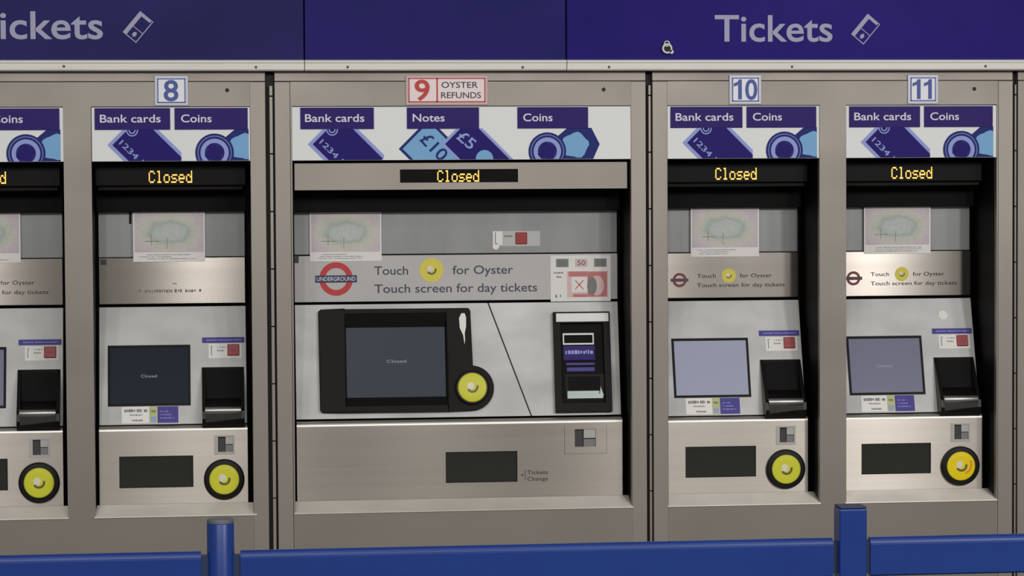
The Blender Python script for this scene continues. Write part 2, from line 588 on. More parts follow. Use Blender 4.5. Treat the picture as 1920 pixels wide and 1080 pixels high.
def plate(x0, x1, label, digits, d0, d1, red=False, cap=0.053, base=1.8135):
    t = thing('number_plate', ((x0 + x1) / 2, -0.004, 1.80), label, 'number plate', 'number plates above the machines')
    F = plane(0, -0.004, 0)
    MB().rect(x0, 1.8005, x1, 1.8785, -0.004, 0.0, F).build('backing', 'plate_pink_edge' if red else 'plate_edge', t, 0.0012)
    e = 0.0075
    ink = 'ink_red' if red else 'ink_blue'
    fr = MB()
    z0, z1 = 1.8005 + e, 1.8785 - e
    for a, b, c, d in ((x0 + e, z0, x1 - e, z0 + 0.0025), (x0 + e, z1 - 0.0025, x1 - e, z1), (x0 + e, z0, x0 + e + 0.0025, z1), (x1 - e - 0.0025, z0, x1 - e, z1)):
        fr.rect(a, b, c, d, 0, 0.0016, F)
    if red:
        fr.rect(x0 + 0.0805, z0, x0 + 0.0845, z1, 0, 0.0016, F)
    fr.build('border', ink, t)
    MB().rect(x0 + e, z0, x1 - e, z1, 0, 0.0010, F).build('face', 'plate_pink' if red else 'plate_white', t)
    dm = MB()
    if digits in ('10', '11'):
        for k, x in enumerate((d0, d0 + 0.031) if digits == '11' else (d0,)):
            dm.flat([(x + 0.012, base), (x + 0.022, base), (x + 0.022, base + cap), (x + 0.0145, base + cap), (x + 0.010, base + cap * 0.87), (x, base + cap * 0.80), (x, base + cap * 0.64), (x + 0.012, base + cap * 0.72)], 0.0017, F)
        if digits == '10':
            write(dm, '0', d0 + 0.031, d1, base, cap, 0.0017, F, 0.018)
    else:
        write(dm, digits, d0, d1, base, cap, 0.0017, F, 0.018)
    lab(dm.build('digits', ink, t), ('red' if red else 'blue') + ' digits reading ' + digits)
    if red:
        mb = MB()
        write(mb, 'OYSTER', x0 + 0.094, x0 + 0.190, 1.8455, 0.0155, 0.0017, F, 0.006)
        write(mb, 'REFUNDS', x0 + 0.093, x0 + 0.198, 1.8185, 0.0155, 0.0017, F, 0.006)
        lab(mb.build('lettering', 'ink_slate', t), 'two lines of grey blue capitals')
    return t


plate(-0.115, -0.028, 'small white number plate with a blue figure 8', '8', -0.0915, -0.0535)
plate(0.538, 0.755, 'wide white plate with red border and red figure 9', '9', 0.561, 0.601, True)
plate(1.400, 1.487, 'small white number plate with a blue number 10', '10', 1.4115, 1.4755)
plate(1.886, 1.970, 'small white number plate with a blue number 11', '11', 1.8985, 1.957)

# ------------------------------------------------------------------ payment signs (white illustrated headers)
ZS0, ZS1, ZTL = 1.6565, 1.7965, 1.7385


def seg_card(t, X, off, F, box):
    """tilted bank card: light outline, violet body, chip and digits"""
    def R(p, q):     # p along down-right edge, q across (up-right), from the left corner
        s = math.sqrt(0.5)
        return (off + (p + q) * s, 1.699 + (q - p) * s)
    sh = lambda g, p1=0.16: [R(-g, -g), R(p1, -g), R(p1, 0.1085 + g), R(-g, 0.1085 + g)]
    o = MB().flat(clip(sh(0.006), box), 0.0012, F).build('card_outline', 'ink_lilac', t)
    MB().flat(clip(sh(-0.003), box), 0.0018, F).build('card_face', 'ink_violet', o)
    mb = MB()
    c0 = R(0.035, 0.058)
    write(mb, '1234 5', *(lambda a: (a[0], a[0] + 0.085))(R(0.012, 0.017)), R(0.012, 0.017)[1], 0.0145, 0.0023, F, 0.01, -math.pi / 4, box)
    for ro in (0.0155, 0.009):
        P = MB().ring(0, 0, 1, 1, 0, 0, F)
        n = 20
        cx, cz = R(0.012, 0.066)
        for i in range(n):
            t0, t1 = 2 * math.pi * i / n, 2 * math.pi * (i + 1) / n
            q = [(cx + rr * math.cos(th), cz + rr * 1.05 * math.sin(th)) for rr, th in ((ro, t0), (ro, t1), (ro - 0.003, t1), (ro - 0.003, t0))]
            mb.flat(clip(q, box), 0.0023, F)
    mb.build('card_digits', 'ink_lilac', o)
    return o


def seg_coins(t, off, F, box):
    """round coin in front of a seven-sided one"""
    q = random.Random(3)
    c2 = (off + 0.130, 1.695)
    o = MB().flat(clip(circ(c2[0], c2[1], 0.058, 7, math.pi / 2 + 0.25), box), 0.0010, F).build('seven_sided_coin', 'ink_navy', t)
    blob = [(c2[0] - 0.007 + (0.035 + 0.003 * math.sin(5 * a + 1) + q.uniform(-.002, .002)) * math.cos(a), c2[1] - 0.001 + (0.033 + 0.003 * math.sin(5 * a + 1)) * math.sin(a)) for a in [2 * math.pi * i / 22 for i in range(22)]]
    MB().flat(clip(blob, box), 0.0015, F).build('coin_relief', 'ink_sky', o)
    c = (off + 0.048, 1.678)
    k = MB().flat(clip(circ(c[0], c[1], 0.050), box), 0.0020, F).build('round_coin', 'ink_navy', t)
    rg = MB()

    def annulus(ro, ri, lvl):
        n = 40
        for i in range(n):
            t0, t1 = 2 * math.pi * i / n, 2 * math.pi * (i + 1) / n
            rg.flat(clip([(c[0] + rr * math.cos(th), c[1] + rr * math.sin(th)) for rr, th in ((ro, t0), (ro, t1), (ri, t1), (ri, t0))], box), lvl, F)
    annulus(0.044, 0.0425, 0.0024)
    annulus(0.0365, 0.0255, 0.0024)
    rg.build('coin_rim', 'ink_lilac', k)
    blob = [(c[0] + (0.0215 + 0.004 * math.sin(4 * a) + q.uniform(-.002, .002)) * math.cos(a), c[1] + (0.0215 + 0.004 * math.sin(4 * a)) * math.sin(a)) for a in [2 * math.pi * i / 24 for i in range(24)]]
    MB().flat(clip(blob, box), 0.0024, F).build('coin_relief', 'ink_violet', k)
    return o


def tile(t, a0, a1, word, w0, w1, F):
    o = MB().rect(a0, ZTL, a1, 1.7945, 0, 0.0030, F).build('heading_tile', 'tile_purple', t)
    lab(o, 'purple tile reading ' + word)
    write(MB(), word, w0, w1, 1.7575, 0.0200, 0.0036, F, 0.010).build('lettering', 'ink_white', o)
    return o


def payment_sign(X, wd, label, wide=False):
    t = thing('payment_sign', (X + wd / 2, 0.004, ZS0), label, 'sign', 'illustrated payment signs above the machines')
    F = plane(X, 0.0025, 0)
    MB().rect(0.0, ZS0, wd, ZS1, -0.022, 0.0, F).build('panel', 'sign_white', t, 0.0008)
    top = ZTL + 0.001
    if not wide:
        tile(t, 0.008, 0.202, 'Bank cards', 0.0215, 0.1775, F)
        tile(t, 0.2135, 0.4025, 'Coins', 0.230, 0.309, F)
        seg_card(t, X, 0.0485, F, (0, ZS0 + 0.001, 0.2300, top))
        seg_coins(t, 0.268, F, (0.2, ZS0 + 0.001, 0.4045, top))
    else:
        tile(t, 0.022, 0.214, 'Bank cards', 0.034, 0.189, F)
        tile(t, 0.301, 0.491, 'Notes', 0.316, 0.400, F)
        tile(t, 0.593, 0.781, 'Coins', 0.608, 0.686, F)
        seg_card(t, X, 0.0495, F, (0, ZS0 + 0.001, 0.2400, top))
        seg_coins(t, 0.624, F, (0.6, ZS0 + 0.001, 0.90, top))
        box = (0.2, ZS0 + 0.001, 0.60, top)
        s = math.sqrt(0.5)

        def note(off, z, wd2, name, m_edge, m_face, lv):
            R = lambda p, q: (off + (p + q) * s, z + (q - p) * s)
            sh = lambda g: [R(-g, -g), R(0.2, -g), R(0.2, wd2 + g), R(-g, wd2 + g)]
            o = MB().flat(clip(sh(0.0), box), lv, F).build(name, m_edge, t)
            MB().flat(clip(sh(-0.007), box), lv + 0.0005, F).build('note_face', m_face, o)
            return o
        n10 = note(0.279, 1.686, 0.113, 'ten_pound_note', 'ink_navy', 'ink_sky', 0.0010)
        write(MB(), '\u00a310', 0.333, 0.413, 1.7085, 0.033, 0.0016, F, 0.012, -math.radians(46), box).build('lettering', 'ink_navy', n10)
        n5 = note(0.391, 1.698, 0.106, 'five_pound_note', 'ink_lilac', 'ink_violet', 0.0020)
        write(MB(), '\u00a35', 0.430, 0.479, 1.7135, 0.029, 0.0026, F, 0.012, -math.radians(40), box).build('lettering', 'ink_lilac', n5)
        MB().flat(clip(circ(0.505, 1.659, 0.023), box), 0.0026, F).build('note_medallion', 'ink_sky', n5)
    return t


payment_sign(-0.762, 0.413, 'white payment sign cut off by the left edge, only Coins part visible')
payment_sign(-0.2775, 0.413, 'white illustrated payment sign with bank card and coins, below plate 8')
payment_sign(0.240, 0.896, 'wide white payment sign with bank card, notes and coins, below plate 9', True)
payment_sign(1.2340, 0.411, 'white illustrated payment sign with bank card and coins, below plate 10')
payment_sign(1.7185, 0.4135, 'white illustrated payment sign with bank card and coins, below plate 11')


# ------------------------------------------------------------------ shared machine parts
def roundel(parent, cx, cz, ro, ri, bw, bh, F, ring_m, bar_m, word=True):
    o = MB().ring(cx, cz, ro, ri, 0, 0.0008, F, 40).build('ring_emblem', ring_m, parent)
    b = MB().rect(cx - bw, cz - bh, cx + bw, cz + bh, 0, 0.0014, F).build('emblem_bar', bar_m, o)
    if word:
        write(MB(), 'UNDERGROUND', cx - bw * 0.93, cx + bw * 0.93, cz - bh * 0.55, bh * 1.15, 0.0019, F, 0.006).build('emblem_lettering', 'ink_white', o)
    lab(o, 'red ring emblem crossed by a blue bar')
    return o


def swoosh(mb, cx, cz, k, lv, F, kind):
    """marks on a card reader face: a pale disc with a tick-like sweep beneath"""
    if kind == 'dot':
        mb.disc(cx - 0.12 * k, cz + 0.10 * k, 0.25 * k, 0, lv, F, 24, 0.0004)
    else:
        a0, a1 = (math.radians(-150), math.radians(15)) if kind == 'sweep' else (math.radians(-70), math.radians(25))
        c = (cx + 0.00 * k, cz + 0.04 * k) if kind == 'sweep' else (cx + 0.06 * k, cz + 0.10 * k)
        ro, ri = (0.42 * k, 0.27 * k) if kind == 'sweep' else (0.70 * k, 0.56 * k)
        mb.ring(c[0], c[1], ro, ri, 0, lv, F, 20, a0, a1)
    return mb


def card_reader(parent, cx, cz, ro, ry, F, warm=False, name='card_reader'):
    o = MB().disc(cx, cz, ro, 0, 0.012, F, 48, 0.004).build(name, 'rubber_black', parent)
    lab(o, 'round black card reader with yellow face')
    MB().disc(cx, cz, ry, 0.004, 0.0165, F, 48, 0.0035).build('reader_face', 'reader_yellow_warm' if warm else 'reader_yellow', o)
    G = lambda a, b, c: F(a, b, c + 0.0163)
    swoosh(MB(), cx, cz, ry, 0.0006, G, 'sweep').build('reader_mark', 'reader_shade', o)
    swoosh(MB(), cx, cz, ry, 0.0008, G, 'dot').build('reader_mark', 'reader_white', o)
    if warm:
        swoosh(MB(), cx, cz, ry, 0.0005, G, 'arc').build('reader_mark', 'reader_orange', o)
    return o


def touch_text(parent, F, x1, x2, xd, rd, y1, y2, x3, x4, x5, cap1, ink, wt):
    mb = MB()
    write(mb, 'Touch', x1, x2, y1, cap1, 0.0007, F, wt)
    write(mb, 'for Oyster', x3, x4, y1, cap1, 0.0007, F, wt)
    write(mb, 'Touch screen for day tickets', x1, x5, y2, cap1, 0.0007, F, wt)
    lab(mb.build('lettering', ink, parent), 'two lines of dark instructions')
    o = MB().disc(xd, y1 + cap1 * 0.5, rd, 0, 0.0008, F, 32).build('yellow_disc', 'disc_yellow', parent)
    G = lambda a, b, c: F(a, b, c + 0.0008)
    swoosh(MB(), xd, y1 + cap1 * 0.5, rd, 0.0003, G, 'sweep').build('disc_mark', 'reader_shade', o)
    swoosh(MB(), xd, y1 + cap1 * 0.5, rd, 0.0005, G, 'dot').build('disc_mark', 'reader_white', o)


def lining(parent, X, wd, deep):
    mb = MB()
    z0, z1 = ZO0 - 0.008, ZO1 + 0.003
    mb.box(X - 0.004, X, 0.023, deep + 0.01, z0, z1).box(X + wd, X + wd + 0.004, 0.023, deep + 0.01, z0, z1)
    mb.box(X - 0.004, X + wd + 0.004, deep, deep + 0.01, z0, z1)
    mb.box(X - 0.004, X + wd + 0.004, 0.023, deep + 0.01, z1, z1 + 0.004).box(X - 0.004, X + wd + 0.004, 0.08, deep + 0.01, z0 - 0.004, z0)
    return mb.build('recess_lining', 'black_lining', parent)


# ------------------------------------------------------------------ narrow ticket machine
def narrow_machine(X, label, screen, text, warm=False, latch=False, residue=False, dark_edge=False):
    t = thing('ticket_machine', (X + 0.206, 0.10, 0.752), label, 'ticket machine', 'narrow ticket machines in the row')
    wd = 0.412
    L0, R0 = 0.008, wd - 0.015
    lining(t, X, wd, 0.235)
    # dot-matrix display bar
    D = plane(X, 0.085, 0)
    d = MB().rect(0.004, 1.592, wd - 0.012, 1.651, -0.03, 0.0, D).build('display_panel', 'black_plastic', t, 0.003)
    MB().rect(0.012, 1.581, wd - 0.020, 1.5905, -0.03, -0.004, D).build('display_trim', 'bezel_black', d, 0.002)
    led(MB(), 'Closed', 0.145, 0.2585, 1.600, 1.6325, 0.0012, D).build('lettering', 'led_amber', d)
    # plain black band above, frosted back panel below
    MB().box(X + L0 - 0.004, X + R0 + 0.004, 0.170, 0.230, 1.5235, 1.640).build('black_band', 'black_lining', t, 0.002)
    B = plane(X, 0.200, 0)
    bp = MB().rect(L0, 1.402, R0, 1.525, -0.02, 0.0, B).build('back_panel', 'panel_frosted', t, 0.0015)
    # message panel
    M = plane(X, 0.190, 0)
    mp_ = MB().rect(L0, 1.277, R0, 1.4005, -0.03, 0.0, M).build('message_panel', 'steel_brushed', t, 0.0015)
    if text == 'full':
        roundel(mp_, 0.0655, 1.327, 0.0195, 0.0125, 0.0245, 0.0042, M, 'ink_maroon', 'ink_dusk', False)
        touch_text(mp_, M, 0.114, 0.166, 0.202, 0.0195, 1.3325, 1.307, 0.233, 0.322, 0.358, 0.0105, 'ink_brown', 0.004)
    else:
        mb = scribble(MB(), 0.114, 0.281, 1.3075, 1.3165, 0.0007, M, 5)
        scribble(mb, 0.203, 0.214, 1.329, 1.334, 0.0007, M, 8).build('worn_lettering', 'ink_faint', mp_)
    if latch:
        MB().rect(0.013, 1.384, 0.029, 1.397, 0, 0.004, M).build('latch', 'slot_dark', t)
        MB().rect(0.090, 1.492, 0.096, 1.524, 0, 0.003, B).build('clip', 'black_plastic', t)
    # tilted control panel
    C = plane(X, 0.100, 0.962, 0.190, 1.270)
    cp = MB().rect(L0, 0.962, R0, 1.270, -0.020, 0.0, C).build('control_panel', 'panel_grey', t, 0.0015)
    sL = 0.031 if dark_edge else 0.0365
    s = MB().holed(sL, 1.010, 0.2485, 1.1685, [(sL + 0.0065, 1.0165, 0.242, 1.1615)], 0, 0.0015, C).build('screen', 'black_plastic', t)
    MB().rect(sL + 0.0065, 1.0165, 0.242, 1.1615, 0, 0.0006, C).build('screen_glass', screen, s)
    write(MB(), 'Closed', 0.118, 0.160, 1.084, 0.0075, 0.0010, C, 0.0).build('screen_lettering', 'screen_text', s)
    # sticker under the screen
    st = MB().rect(0.067, 0.966, 0.139, 1.0085, 0, 0.0008, C).build('sticker', 'sticker_white', t)
    MB().rect(0.139, 0.966, 0.161, 1.0085, 0, 0.0008, C).build('sticker_band', 'sticker_lime', st)
    MB().rect(0.161, 0.966, 0.2155, 1.0085, 0, 0.0008, C).build('sticker_band', 'sticker_purple', st)
    mb = MB()
    scribble(mb, 0.074, 0.134, 0.9945, 1.0025, 0.0012, C, 11, 0.15)
    scribble(mb, 0.088, 0.120, 0.985, 0.989, 0.0012, C, 12)
    scribble(mb, 0.094, 0.122, 0.9705, 0.9755, 0.0012, C, 13)
    scribble(mb, 0.143, 0.158, 0.993, 1.000, 0.0012, C, 14)
    mb.build('print', 'ink_grey', st)
    mb = MB()
    for k in range(3):
        scribble(mb, 0.168, 0.205 - 0.008 * k, 0.977 + 0.0085 * k, 0.980 + 0.0085 * k, 0.0012, C, 20 + k)
    mb.rect(0.143, 0.969, 0.157, 0.982, 0, 0.0012, C)
    mb.build('print', 'ink_lilac', st)
    # help label: purple strip, white panel, red button
    hp = MB().rect(0.297, 1.132, 0.385, 1.170, 0, 0.0010, C).build('help_label', 'sticker_white', t)
    pu = MB().rect(0.280, 1.1725, 0.3925, 1.187, 0, 0.0010, C).build('label_strip', 'sticker_purple', hp)
    scribble(MB(), 0.290, 0.384, 1.178, 1.1815, 0.0014, C, 31).build('print', 'ink_lilac', hp)
    mb = MB()
    scribble(mb, 0.320, 0.343, 1.159, 1.163, 0.0014, C, 32)
    scribble(mb, 0.320, 0.340, 1.150, 1.154, 0.0014, C, 33)
    mb.rect(0.3035, 1.139, 0.3055, 1.164, 0, 0.0014, C).rect(0.3055, 1.1625, 0.309, 1.164, 0, 0.0014, C)
    mb.build('print', 'ink_grey', hp)
    lab(MB().rect(0.347, 1.138, 0.3785, 1.168, 0, 0.006, C).build('button', 'red_plastic', t, 0.002), 'square red button')
    MB().rect(0.354, 1.150, 0.371, 1.154, 0.006, 0.0065, C).build('print', 'ink_maroon', hp)
    if residue:
        P = circ(0.315, 1.222, 0.013, 9)
        MB().flat([(a, b * 1.0 + 0.004 * math.sin(9 * a)) for a, b in P], 0.0006, C).build('white_mark', 'sticker_white', t)  # remnant of a white sticker
    # coin and card chute, flush at the top and standing out at the foot
    a0, a1 = X + 0.2785, X + 0.390
    prof = [(0.150, 1.109), (0.139, 1.109), (0.072, 1.004), (0.064, 0.998), (0.061, 0.978), (0.066, 0.962), (0.076, 0.954), (0.105, 0.954)]
    ch = MB().profile(a0, a0 + 0.009, prof).profile(a1 - 0.009, a1, prof)
    ch.profile(a0 + 0.009, a1 - 0.009, [(0.105, 0.954), (0.076, 0.954), (0.066, 0.962), (0.061, 0.978), (0.063, 0.996), (0.072, 1.002), (0.120, 1.030), (0.125, 1.0)])
    ch.profile(a0 + 0.009, a1 - 0.009, [(0.139, 1.109), (0.150, 1.109), (0.150, 1.098), (0.139, 1.098)])
    chute = ch.build('chute', 'black_gloss', t, 0.0025)
    MB().rect(0.2860, 0.985, 0.3825, 1.1005, 0.0, 0.003, C).build('chute_mouth', 'black_lining', chute)
    MB().profile(a0 + 0.007, a1 - 0.009, [(0.0655, 0.9885), (0.0605, 0.9910), (0.0575, 0.9955), (0.0570, 1.0000), (0.0585, 1.0045), (0.0630, 1.0085), (0.0720, 1.0090), (0.0720, 0.9905)]).build('chute_lip', 'chrome', chute, 0.001, True)
    # lower panel with slot, dispensing tray and card reader
    W = plane(X, 0.078, 0)
    hol = [(0.060, 0.797, 0.2535, 0.8805), (0.319, 0.889, 0.3585, 0.929)]
    lp = MB().holed(L0, 0.7535, R0, 0.9465, hol, -0.018, 0.0, W)
    lo = lp.build('lower_panel', 'steel_lower', t)
    MB().profile(X + L0, X + R0, [(0.078, 0.9465)] + [(0.0905 - 0.0125 * math.cos(math.radians(9 * k)), 0.9465 + 0.0125 * math.sin(math.radians(9 * k))) for k in range(1, 11)] + [(0.097, 0.959), (0.097, 0.9465)]).build('top_edge', 'steel_edge', lo)
    tr = MB().rect(0.050, 0.787, 0.264, 0.891, -0.030, -0.0185, W).build('dispensing_tray', 'black_lining', t)
    MB().rect(0.0605, 0.7975, 0.253, 0.880, -0.014, -0.006, W).build('tray_flap', 'window_dark', tr, 0.001)
    sp = MB().holed(0.309, 0.882, 0.363, 0.933, [(0.319, 0.889, 0.3585, 0.929)], 0, 0.0012, W).build('coin_slot', 'slot_light', t)
    MB().rect(0.319, 0.889, 0.339, 0.929, -0.018, -0.008, W).build('slot_opening', 'slot_dark', sp)
    MB().rect(0.339, 0.889, 0.3585, 0.907, -0.018, -0.003, W).build('slot_guide', 'slot_grey', sp)
    MB().rect(0.339, 0.909, 0.3585, 0.929, -0.018, -0.001, W).build('slot_guide', 'slot_light', sp)
    card_reader(t, 0.3345, 0.8165, 0.0535, 0.0392, W, warm)
    return t


narrow_machine(-0.762, 'narrow ticket machine cut off by the left edge', 'screen_half_lit', 'full')
narrow_machine(-0.279, 'narrow ticket machine below plate 8, with a black screen', 'screen_dark', 'worn', latch=True, dark_edge=True)
narrow_machine(1.2335, 'narrow ticket machine below plate 10, with the brightest lilac screen', 'screen_lit', 'full')
narrow_machine(1.719, 'narrow ticket machine below plate 11, its yellow reader showing an orange arc', 'screen_half_lit', 'full', warm=True, residue=True)


# ------------------------------------------------------------------ wide ticket machine
def wide_machine(X):
    t = thing('ticket_machine', (X + 0.448, 0.10, 0.752), 'wide ticket machine below red plate 9, with screen in a large black surround', 'ticket machine')
    wd = 0.896
    L0, R0 = 0.008, wd - 0.014
    lining(t, X, wd, 0.20)
    D = plane(X, 0.020, 0)
    d = MB().holed(0.006, 1.579, wd - 0.008, 1.649, [(0.283, 1.597, 0.596, 1.632)], -0.02, 0.0, D).build('display_panel', 'steel_frame', t)
    wdw = MB().rect(0.279, 1.593, 0.600, 1.636, -0.016, -0.006, D).build('display_window', 'black_lining', d)
    led(MB(), 'Closed', 0.382, 0.493, 1.5985, 1.6295, 0.0012, lambda a, b, c: D(a, b, c - 0.006)).build('lettering', 'led_amber', d)
    MB().box(X + L0 - 0.004, X + R0 + 0.004, 0.130, 0.195, 1.5195, 1.640).build('black_band', 'black_lining', t, 0.002)  # plain black band between display and back panel
    B = plane(X, 0.160, 0)
    MB().rect(L0, 1.4055, R0, 1.521, -0.02, 0.0, B).build('back_panel', 'panel_frosted', t, 0.0015)
    hp = MB().rect(0.553, 1.424, 0.6715, 1.465, 0, 0.0012, B).build('help_label', 'panel_grey', t)
    mb = MB()
    mb.rect(0.543, 1.428, 0.569, 1.465, 0, 0.0016, B).prism(circ(0.551, 1.424, 0.009, 16), 0, 0.0019, B).build('label_pictogram', 'sticker_white', hp)
    mb = MB().rect(0.549, 1.430, 0.551, 1.462, 0, 0.0022, B).rect(0.551, 1.430, 0.557, 1.432, 0, 0.0022, B)
    scribble(mb, 0.574, 0.598, 1.449, 1.454, 0.0016, B, 41)
    mb.build('print', 'ink_grey', hp)
    lab(MB().rect(0.6045, 1.4295, 0.636, 1.4615, 0, 0.006, B).build('button', 'red_plastic', t, 0.002), 'square red button')
    MB().rect(0.009, 1.385, 0.020, 1.4035, 0, 0.004, plane(X, 0.155, 0)).build('latch', 'slot_dark', t)
    M = plane(X, 0.155, 0)
    mp_ = MB().rect(L0, 1.2785, R0, 1.4025, -0.02, 0.0, M).build('message_panel', 'panel_message', t, 0.0015)
    roundel(mp_, 0.1195, 1.3405, 0.045, 0.0295, 0.0555, 0.0095, M, 'ink_red', 'ink_slate')
    touch_text(mp_, M, 0.222, 0.313, 0.376, 0.0325, 1.3505, 1.302, 0.433, 0.597, 0.662, 0.0225, 'ink_text', 0.006)
    # tilted control panel in two pieces divided by a slanting joint
    C = plane(X, 0.100, 0.969, 0.155, 1.272)
    MB().prism([(L0, 0.969), (0.6365, 0.969), (0.5270, 1.272), (L0, 1.272)], -0.02, 0.0, C).build('control_panel', 'panel_grey', t, 0.001)
    MB().prism([(0.6395, 0.969), (R0, 0.969), (R0, 1.272), (0.5300, 1.272)], -0.02, 0.0, C).build('control_panel', 'panel_grey', t, 0.001)
    MB().rect(0.50, 0.975, 0.66, 1.268, -0.024, -0.012, C).build('joint_backing', 'dark_joint', t)
    # black surround with recessed screen, flowing into the reader ring
    cx, cz, rr = 0.478, 1.0445, 0.0595
    out = [(0.076, 1.2575), (0.070, 1.2515), (0.0715, 0.991), (0.0775, 0.985)]
    out += [(cx + rr * math.cos(a), cz + rr * math.sin(a)) for a in [math.radians(-90 + 176 * i / 22) for i in range(23)]]
    out += [(0.4785, 1.2515), (0.4725, 1.2575)]
    hole = [(0.139, 1.245), (0.414, 1.245), (0.414, 1.000), (0.146, 1.000)]
    sur = MB()
    # surround as a sheet with a rectangular opening: left, right, top and bottom pieces
    sur.prism([(0.076, 1.2575), (0.070, 1.2515), (0.0715, 0.991), (0.0775, 0.985), (0.139, 0.985), (0.139, 1.2575)], 0, 0.014, C)
    sur.prism([(0.414, 0.985)] + out[4:] + [(0.414, 1.2575)], 0, 0.014, C)
    sur.rect(0.139, 1.244, 0.414, 1.2575, 0, 0.014, C)
    sur.rect(0.139, 0.985, 0.414, 1.002, 0, 0.014, C)
    so = sur.build('screen_surround', 'bezel_black', t, 0.002)
    lab(so, 'large black surround with recessed screen')
    # sloping inner walls down to the glass
    iw = MB()
    o_ = [(0.139, 1.002), (0.414, 1.002), (0.414, 1.244), (0.139, 1.244)]
    i_ = [(0.144, 1.024), (0.409, 1.024), (0.409, 1.209), (0.144, 1.209)]
    for k in range(4):
        j = (k + 1) % 4
        iw.add([C(*o_[k], 0.0138), C(*o_[j], 0.0138), C(*i_[j], 0.0022), C(*i_[k], 0.0022)], [(0, 1, 2, 3)])
    iw.build('screen_recess', 'black_gloss', so)
    MB().rect(0.142, 1.022, 0.411, 1.211, 0, 0.0022, C).build('screen_glass', 'screen_wide', so)
    write(MB(), 'Closed', 0.252, 0.304, 1.115, 0.008, 0.0028, C, 0.0).build('screen_lettering', 'screen_text', so)
    teardrop = [(0.454, 1.243), (0.463, 1.243), (0.4665, 1.232), (0.466, 1.208), (0.462, 1.190), (0.4625, 1.172), (0.461, 1.160), (0.4575, 1.185), (0.449, 1.204), (0.4475, 1.230)]  # flat white teardrop shape laid on the surround
    lab(MB().flat(teardrop, 0.0146, C).build('white_mark', 'sticker_white', so), 'white teardrop mark on the black surround')
    CR = lambda a, b, c: C(a, b, c + 0.012)
    card_reader(t, cx, cz, 0.0455, 0.0385, CR)
    # black card and note unit, standing out at the foot
    a0, a1 = 0.7025, 0.8565
    un_ = plane(X, 0.085, 0.979, 0.1335, 1.246)
    body = MB().holed(a0, 0.979, a1, 1.2465, [(0.722, 1.004, 0.838, 1.2155), (0.710, 1.2195, 0.8535, 1.243)], -0.013, 0.0, un_).build('card_unit', 'bezel_black', t, 0.0012)
    lab(body, 'black card and note unit')
    MB().rect(a0 + 0.004, 0.983, a1 - 0.004, 1.2425, -0.0135, -0.0115, un_).build('unit_back', 'black_lining', body)
    MB().rect(0.7105, 1.220, 0.853, 1.2425, -0.0115, -0.001, un_).build('top_strip', 'silver_plastic', body)
    MB().holed(0.727, 1.158, 0.8125, 1.190, [(0.7315, 1.1635, 0.808, 1.184)], -0.0115, -0.004, un_).build('slot_frame', 'silver_plastic', body, 0.001)
    pl = MB().rect(0.7285, 1.118, 0.814, 1.156, -0.0115, -0.008, un_).build('unit_label', 'tile_purple', body)
    mb = scribble(MB(), 0.734, 0.809, 1.134, 1.145, -0.0075, lambda a, b, c: un_(a, b, c if c < 0 else c - 0.008), 51)
    mb.build('unit_print', 'ink_lilac', body)
    MB().rect(0.735, 1.1045, 0.8125, 1.1105, -0.0115, -0.007, un_).rect(0.737, 1.088, 0.8125, 1.0985, -0.0115, -0.009, un_).build('unit_label', 'sticker_purple', body)
    MB().holed(0.732, 1.012, 0.838, 1.080, [(0.739, 1.028, 0.826, 1.074)], -0.0115, -0.010, un_).build('note_mouth', 'black_plastic', body)
    MB().prism([(0.7355, 1.015), (0.832, 1.015), (0.834, 1.024), (0.826, 1.048), (0.824, 1.027), (0.7355, 1.027)], -0.0115, -0.003, un_).rect(0.7365, 1.027, 0.824, 1.036, -0.0115, -0.0095, un_).build('note_tray', 'tray_grey', body, 0.001)
    # lower panel
    W = plane(X, 0.078, 0)
    lp = MB().holed(L0, 0.7535, R0, 0.9505, [(0.404, 0.795, 0.5965, 0.8775), (0.753, 0.886, 0.8085, 0.9325)], -0.018, 0.0, W)
    lo = lp.build('lower_panel', 'steel_lower', t)
    MB().profile(X + L0, X + R0, [(0.078, 0.9505)] + [(0.0915 - 0.0135 * math.cos(math.radians(9 * k)), 0.9505 + 0.0135 * math.sin(math.radians(9 * k))) for k in range(1, 11)] + [(0.097, 0.964), (0.097, 0.9505)]).build('top_edge', 'steel_edge', lo)
    tr = MB().rect(0.394, 0.785, 0.607, 0.888, -0.030, -0.0185, W).build('dispensing_tray', 'black_lining', t)
    MB().rect(0.4045, 0.7955, 0.596, 0.877, -0.014, -0.006, W).build('tray_flap', 'window_dark', tr, 0.001)
    mb = MB()
    write(mb, 'Tickets', 0.6235, 0.679, 0.814, 0.0105, 0.0006, W, 0.006)
    write(mb, 'Change', 0.6235, 0.679, 0.797, 0.0105, 0.0006, W, 0.006)
    mb.prism([(0.606, 0.8125), (0.612, 0.809), (0.612, 0.816)], 0, 0.0006, W)
    mb.rect(0.617, 0.798, 0.6185, 0.826, 0, 0.0006, W)
    mb.build('lettering', 'ink_brown', t)
    sp = MB().holed(0.724, 0.867, 0.839, 0.9435, [(0.753, 0.886, 0.8085, 0.9325)], 0, 0.0015, W).build('coin_slot', 'steel_lower', t, 0.0008)
    MB().rect(0.753, 0.886, 0.777, 0.9325, -0.018, -0.008, W).build('slot_opening', 'slot_dark', sp)
    MB().rect(0.777, 0.886, 0.8085, 0.906, -0.018, -0.003, W).build('slot_guide', 'slot_grey', sp)
    MB().rect(0.777, 0.909, 0.8085, 0.9325, -0.018, -0.001, W).build('slot_guide', 'slot_light', sp)
    return t


wide_machine(0.240)


